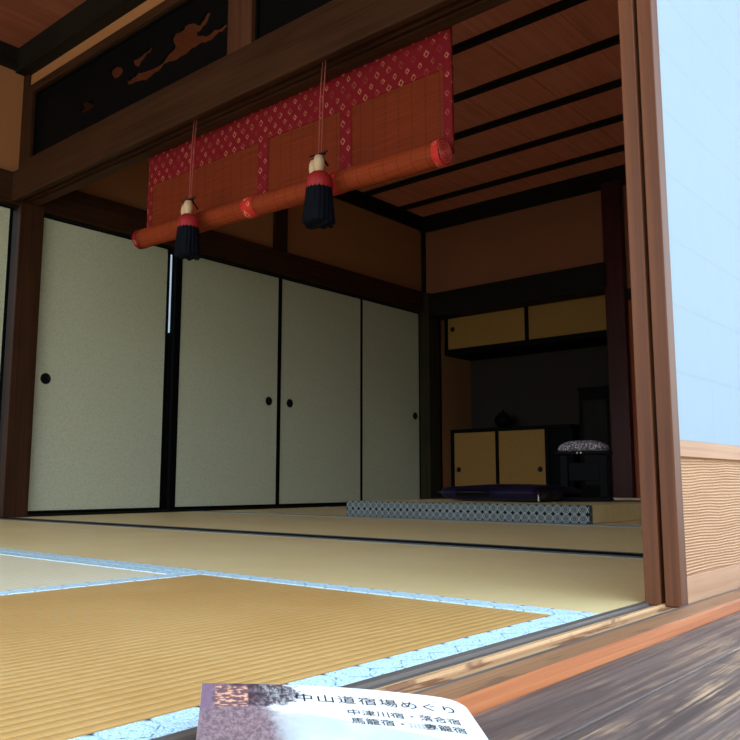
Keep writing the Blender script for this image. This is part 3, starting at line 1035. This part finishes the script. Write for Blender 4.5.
# ------------------------------------------------------------------ raised platform with crested border
PX0, PX1, PY0, PY1, PH = 3.450, 4.36, 1.650, 3.105, 0.083
pf = thing('raised_tatami_platform', 'thick raised tatami platform with black and white crested border, before the alcove', 'platform', (3.9, 2.38, 0))
MB().box(PX0 + 0.003, PX1 - 0.003, PY0, PY1, 0.0005, PH - 0.002, bev=0.002).build('rush_block', M['tatami_gold'], pf)


def crest(name, xa, sgn):
    b = MB()
    x_out = xa
    b.quad([(x_out, PY0 - 0.001, 0.001), (x_out, PY1 + 0.001, 0.001), (x_out, PY1 + 0.001, PH), (x_out, PY0 - 0.001, PH)],
           [(PY0, 0), (PY1, 0), (PY1, 1), (PY0, 1)])
    xi = xa + sgn * 0.036
    b.quad([(x_out, PY0 - 0.001, PH), (x_out, PY1 + 0.001, PH), (xi, PY1 + 0.001, PH), (xi, PY0 - 0.001, PH)],
           [(PY0, 0), (PY1, 0), (PY1, 0.5), (PY0, 0.5)])
    for y in (PY0 - 0.001, PY1 + 0.001):
        b.quad([(x_out, y, 0.001), (xi, y, 0.001), (xi, y, PH), (x_out, y, PH)], [(0, 0), (0.036, 0), (0.036, 1), (0, 1)])
    b.quad([(xi, PY0 - 0.001, PH - 0.004), (xi, PY1 + 0.001, PH - 0.004), (xi, PY1 + 0.001, PH), (xi, PY0 - 0.001, PH)])
    b.build(name, M['heri_crest'], pf)


crest('crested_border', PX0, 1)
crest('crested_border', PX1, -1)

# cushion
M['cushion'] = plain('dark_violet_satin', (0.009, 0.006, 0.026), 0.42, 0.25, 0.3, 14)
cu = thing('floor_cushion', 'flat dark violet floor cushion lying on the raised platform', 'cushion', (4.04, 2.42, PH))
b = MB()
n = 24
top, bot = [], []
for i in range(n + 1):
    for j in range(n + 1):
        u, v = 2 * i / n - 1, 2 * j / n - 1
        pin = 1 - 0.06 * (1 - abs(u)) * 0
        k = (1 - abs(u) ** 4) * (1 - abs(v) ** 4)
        h = 0.042 * k ** 0.28 * (0.88 + 0.12 * math.cos(u * 2.2) * math.cos(v * 2.2)) + 0.002 * math.sin(9 * u + 4 * v)
        if abs(u) < 0.16 and abs(v) < 0.16:
            h *= 0.72 + 1.75 * max(abs(u), abs(v))
        x = 4.02 + 0.26 * u * (1 - 0.05 * (1 - v * v))
        y = 2.385 + 0.318 * v * (1 - 0.05 * (1 - u * u))
        top.append(b.bm.verts.new((x, y, PH + 0.050 + h)))
        bot.append(b.bm.verts.new((x, y, max(PH + 0.0005, PH + 0.050 - 1.45 * h))))
for arr in (top, bot):
    for i in range(n):
        for j in range(n):
            q = b.bm.faces.new((arr[i * (n + 1) + j], arr[(i + 1) * (n + 1) + j], arr[(i + 1) * (n + 1) + j + 1], arr[i * (n + 1) + j + 1]))
            q.smooth = True
rim = [j for j in range(n + 1)] + [i * (n + 1) + n for i in range(1, n + 1)] + [n * (n + 1) + j for j in range(n - 1, -1, -1)] + [i * (n + 1) for i in range(n - 1, 0, -1)]
for a, c in zip(rim, rim[1:] + rim[:1]):
    b.bm.faces.new((top[a], top[c], bot[c], bot[a]))
b.build('cover', M['cushion'], cu)
M['white_silk'] = plain('white_silk', (0.55, 0.53, 0.60), 0.6, 0.3, 0.1, 90)
b = MB()
b.tube([(3.760, 2.072, PH + 0.040), (3.745, 2.062, PH + 0.028), (3.738, 2.058, PH + 0.006)], [0.002, 0.0035, 0.005], 10)
b.build('corner_tassel', M['white_silk'], cu)
b = MB()
for dx, dy in ((0.02, 0.0), (-0.02, 0.0), (0, 0.02), (0, -0.02)):
    b.tube([(4.02, 2.385, PH + 0.074), (4.02 + dx, 2.385 + dy, PH + 0.086)], [0.003, 0.002], 6)
b.build('centre_tuft', M['cushion'], cu)

# armrest
def padded():
    t = NT('speckled_armrest_cloth')
    v = t.new('ShaderNodeTexVoronoi')
    t.l.new(t.coord(), v.inputs['Vector'])
    v.inputs['Scale'].default_value = 110.0
    c = t.mix(t.ramp(v.outputs['Distance'], 0.25, 0.5), (0.62, 0.56, 0.60), (0.11, 0.08, 0.10))
    return t.set(c, 0.7, 0.2)


ar = thing('armrest', 'padded armrest on a black stand at the right end of the platform', 'armrest', (4.22, 2.10, PH))
AX, AY = 4.22, 2.035
ca, sa = math.cos(0.75), math.sin(0.75)
Rz = Matrix.Translation((AX, AY, PH)) @ Matrix.Rotation(math.radians(18), 4, 'Z')
# padded top: bent bolster
b = MB()
bm_ = bmesh.new()
n1, n2 = 28, 18
rings = []
for i in range(n1 + 1):
    u = i / n1 * 2 - 1
    w = (1 - abs(u) ** 3.4) ** 0.5
    ring = []
    for k in range(n2):
        a = 2 * math.pi * k / n2
        yy = 0.142 * u
        xx = 0.062 * w * math.cos(a) - 0.03 * (1 - u * u)
        zz = 0.283 + (0.040 if math.sin(a) > 0 else 0.026) * w * math.sin(a) + 0.010 * (1 - u * u)
        ring.append(bm_.verts.new((xx, yy, zz)))
    rings.append(ring)
for A, B in zip(rings, rings[1:]):
    for k in range(n2):
        q = bm_.faces.new((A[k], A[(k + 1) % n2], B[(k + 1) % n2], B[k]))
        q.smooth = True
b.add(bm_, 0, Rz)
bmesh.ops.remove_doubles(b.bm, verts=b.bm.verts, dist=0.0005)
b.build('padded_top', padded(), ar)


def local_box(x0, x1, y0, y1, z0, z1, bev=0.003, taper=1.0):
    q = bmesh.new()
    bmesh.ops.create_cube(q, size=1.0)
    cx, cy = (x0 + x1) / 2, (y0 + y1) / 2
    for v in q.verts:
        lo = v.co.z < 0
        s = taper if not lo else 1.0
        v.co = Vector((cx + (x1 - x0) * v.co.x * s, cy + (y1 - y0) * v.co.y * s, z0 if lo else z1))
    bmesh.ops.bevel(q, geom=list(q.edges), offset=bev, segments=2, profile=0.5, affect='EDGES')
    return q


b = MB()
b.add(local_box(-0.075, 0.040, -0.150, 0.150, 0.254, 0.272), 0, Rz)
b.build('top_board', M['lacquer'], ar)
for y in (-0.105, 0.105):
    b = MB()
    b.add(local_box(-0.045, 0.012, y - 0.022, y + 0.022, 0.022, 0.255, 0.004), 0, Rz)
    b.build('leg', M['lacquer'], ar)
b = MB()
b.add(local_box(-0.03, 0.0, -0.10, 0.10, 0.11, 0.21, 0.003), 0, Rz)
b.build('cross_board', M['lacquer'], ar)
b = MB()
b.add(local_box(-0.085, 0.050, -0.150, 0.150, 0.0005, 0.024, 0.004, 0.92), 0, Rz)
b.build('foot_board', M['lacquer'], ar)
b = MB()
for y in (-0.05, -0.03):
    q = bmesh.new()
    bmesh.ops.create_uvsphere(q, u_segments=10, v_segments=8, radius=0.006)
    b.add(q, 0, Rz @ Matrix.Translation((-0.081, y + 0.055, 0.262)), smooth=True)
b.build('stud', plain('silver_stud', (0.6, 0.6, 0.62), 0.3, 0.5, 0.05, 20), ar)

# ------------------------------------------------------------------ pamphlet leaning on the sill edge
W = (M3 @ Vector((1.0, -0.130, -0.165))).normalized()
Dv = (M3 @ Vector((-136.0, -1.0, -814.0)))
Dv = (Dv - W * Dv.dot(W)).normalized()
N = W.cross(Dv).normalized()
P0 = Vector((0.4107, 0.5175, 0.0340))      # far left corner
BW, BL = 0.2063, 0.150
root_loc = P0 + W * BW / 2 - Dv * BL
pm = thing('pamphlet', 'white printed pamphlet with Japanese title and street photo, leaning on the sill in front', 'pamphlet', root_loc)
PM = Matrix(((W.x, Dv.x, N.x, P0.x), (W.y, Dv.y, N.y, P0.y), (W.z, Dv.z, N.z, P0.z), (0, 0, 0, 1)))


def curl(u, v):
    """gentle lift of the sheet: u 0..1 across, v 0..-1 towards the viewer"""
    return 0.0035 * math.sin(math.pi * min(max(u, 0), 1)) - 0.010 * max(0.0, u - 0.86) ** 1.2


def sheet_pt(x, y, h=0.0):
    return PM @ Vector((x, y, h + curl(x / BW, y / BL)))


def page_mat():
    t = NT('printed_cover')
    tc = t.new('ShaderNodeTexCoord')
    uv = t.sep(tc.outputs['UV'])
    U, V = uv[0], uv[1]            # metres from the far left corner; V goes down the page
    white = (0.86, 0.84, 0.83)
    n1 = t.noise(t.coord('UV', (90, 90, 1)), 1.0, 6, 0.75)
    n2 = t.noise(t.coord('UV', (260, 120, 1)), 1.0, 5, 0.8)
    n3 = t.noise(t.coord('UV', (25, 25, 1)), 1.0, 3, 0.6)
    # pale wash and grey mountain foot at the lower part
    wash = t.ramp(V, 0.045, 0.075)
    c = t.mix(t.math('MULTIPLY', wash, 0.55), white, (0.66, 0.74, 0.76))
    hill = t.math('SUBTRACT', V, t.math('ADD', 0.050, t.math('MULTIPLY', t.math('ABSOLUTE', t.math('SUBTRACT', U, 0.070)), 0.28)))
    c = t.mix(t.math('MULTIPLY', t.ramp(hill, 0.0, 0.004), t.ramp(n3, 0.3, 0.6, 0.2, 0.55)), c, (0.36, 0.38, 0.38))
    # dusk street at the left
    left = t.math('ADD', U, t.math('MULTIPLY', t.math('SUBTRACT', n1, 0.5), 0.030))
    street = t.ramp(t.math('ADD', left, t.math('MULTIPLY', V, -0.10)), 0.036, 0.052, 1.0, 0.0)
    c = t.mix(street, c, t.mix(t.ramp(n2, 0.35, 0.65), (0.13, 0.075, 0.09), (0.34, 0.22, 0.25)))
    # dark tree crown
    dx = t.math('DIVIDE', t.math('SUBTRACT', U, 0.042), 0.032)
    dy = t.math('DIVIDE', t.math('SUBTRACT', V, 0.017), 0.025)
    dd = t.math('ADD', t.math('MULTIPLY', dx, dx), t.math('MULTIPLY', dy, dy))
    dd = t.math('ADD', dd, t.math('MULTIPLY', t.math('SUBTRACT', n1, 0.5), 2.8))
    c = t.mix(t.math('MULTIPLY', t.ramp(dd, 0.75, 1.15, 1.0, 0.0), t.ramp(n2, 0.42, 0.66, 1.0, 0.45)), c, (0.060, 0.036, 0.045))
    # wooden house with glowing lattice
    hx = t.ramp(t.math('ABSOLUTE', t.math('SUBTRACT', U, 0.022)), 0.011, 0.013, 1.0, 0.0)
    hy = t.ramp(t.math('ABSOLUTE', t.math('SUBTRACT', V, 0.024)), 0.018, 0.021, 1.0, 0.0)
    hs = t.math('MULTIPLY', hx, hy)
    glow = t.ramp(t.noise(t.coord('UV', (170, 230, 1)), 1.0, 2), 0.48, 0.60)
    c = t.mix(t.math('MULTIPLY', hs, 0.9), c, t.mix(glow, (0.17, 0.09, 0.10), (0.85, 0.42, 0.25)))
    edge = t.ramp(U, 0.006, 0.010, 0.75, 0.0)
    c = t.mix(edge, c, (0.22, 0.13, 0.19))
    low = t.math('MULTIPLY', t.ramp(V, 0.045, 0.052), t.ramp(U, 0.035, 0.075, 1.0, 0.0))
    c = t.mix(t.math('MULTIPLY', low, 0.8), c, t.mix(t.ramp(n2, 0.4, 0.6), (0.15, 0.10, 0.11), (0.34, 0.22, 0.22)))
    return t.set(c, 0.45, 0.4)


b = MB()
# outline with a rounded far right corner
def right_edge(v):
    r = 0.016
    return BW if v > r else BW - r + math.sqrt(max(0.0, r * r - (r - v) ** 2))


nu, nv = 40, 30
TH = 0.0035
vs_ = []
for j in range(nv + 1):
    v = BL * (j / nv) ** 1.35
    R_ = right_edge(v)
    for i in range(nu + 1):
        vs_.append((R_ * i / nu, v))
grid = [b.bm.verts.new(sheet_pt(u, -v)) for u, v in vs_]
for j in range(nv):
    for i in range(nu):
        ids = (j * (nu + 1) + i, j * (nu + 1) + i + 1, (j + 1) * (nu + 1) + i + 1, (j + 1) * (nu + 1) + i)
        f_ = b.bm.faces.new([grid[k] for k in ids])
        f_.smooth = True
        for l, k in zip(f_.loops, ids):
            l[b.uv].uv = vs_[k]
b.build('front_cover', page_mat(), pm)
b = MB()
lo = [b.bm.verts.new(sheet_pt(u, -v, -TH)) for u, v in vs_]
hi = [b.bm.verts.new(sheet_pt(u, -v, -0.0002)) for u, v in vs_]
for j in range(nv):
    for i in range(nu):
        ids = (j * (nu + 1) + i, j * (nu + 1) + i + 1, (j + 1) * (nu + 1) + i + 1, (j + 1) * (nu + 1) + i)
        b.bm.faces.new([lo[k] for k in ids])
        b.bm.faces.new([hi[k] for k in ids])
rim = [i for i in range(nu + 1)] + [j * (nu + 1) + nu for j in range(1, nv + 1)] + [nv * (nu + 1) + i for i in range(nu - 1, -1, -1)] + [j * (nu + 1) for j in range(nv - 1, 0, -1)]
for a, c in zip(rim, rim[1:] + rim[:1]):
    b.bm.faces.new((lo[a], lo[c], hi[c], hi[a]))
b.build('inner_pages', plain('page_paper', (0.80, 0.78, 0.74), 0.7, 0.2, 0.05, 60), pm)

INK = plain('black_ink', (0.022, 0.020, 0.022), 0.6, 0.2, 0.1, 60)


def print_text(body, u, v, size, pitch, name, sx=1.0):
    """each character set at its own pitch; v is the baseline below the far edge"""
    b = MB()
    for k, ch in enumerate(body):
        cd = bpy.data.curves.new('tmp', 'FONT')
        cd.body = ch
        cd.size = size
        cd.align_x = 'CENTER'
        cd.resolution_u = 4
        o = bpy.data.objects.new('tmp', cd)
        COL.objects.link(o)
        bpy.context.view_layer.update()
        me = o.evaluated_get(bpy.context.evaluated_depsgraph_get()).to_mesh()
        vv = [b.bm.verts.new(sheet_pt(u + k * pitch + q.co.x * sx, -v + q.co.y, 0.0003)) for q in me.vertices]
        for p in me.polygons:
            try:
                b.bm.faces.new([vv[i] for i in p.vertices])
            except ValueError:
                pass
        o.to_mesh_clear()
        bpy.data.objects.remove(o)
    return b.build(name, INK, pm)


print_text('中山道宿場めぐり', 0.0758, 0.0306, 0.0151, 0.0161, 'title_text')
print_text('中津川宿・落合宿', 0.1104, 0.0511, 0.0110, 0.0109, 'subtitle_text')
print_text('馬籠宿・', 0.1113, 0.0657, 0.0110, 0.0109, 'subtitle_text')
print_text('妻籠宿', 0.1652, 0.0657, 0.0110, 0.0109, 'subtitle_text')

b = MB()
for r_ in range(2):
    for k in range(5):
        u0 = 0.1490 + k * 0.0030
        v0 = 0.0592 + r_ * 0.0042
        for dv in (0.0, 0.0020):
            pts_ = [(u0, v0 + dv), (u0 + 0.0021, v0 + dv), (u0 + 0.0021, v0 + dv + 0.0005), (u0, v0 + dv + 0.0005)]
            b.quad([sheet_pt(p_, -q_, 0.0003) for p_, q_ in pts_])
b.build('small_print', INK, pm)
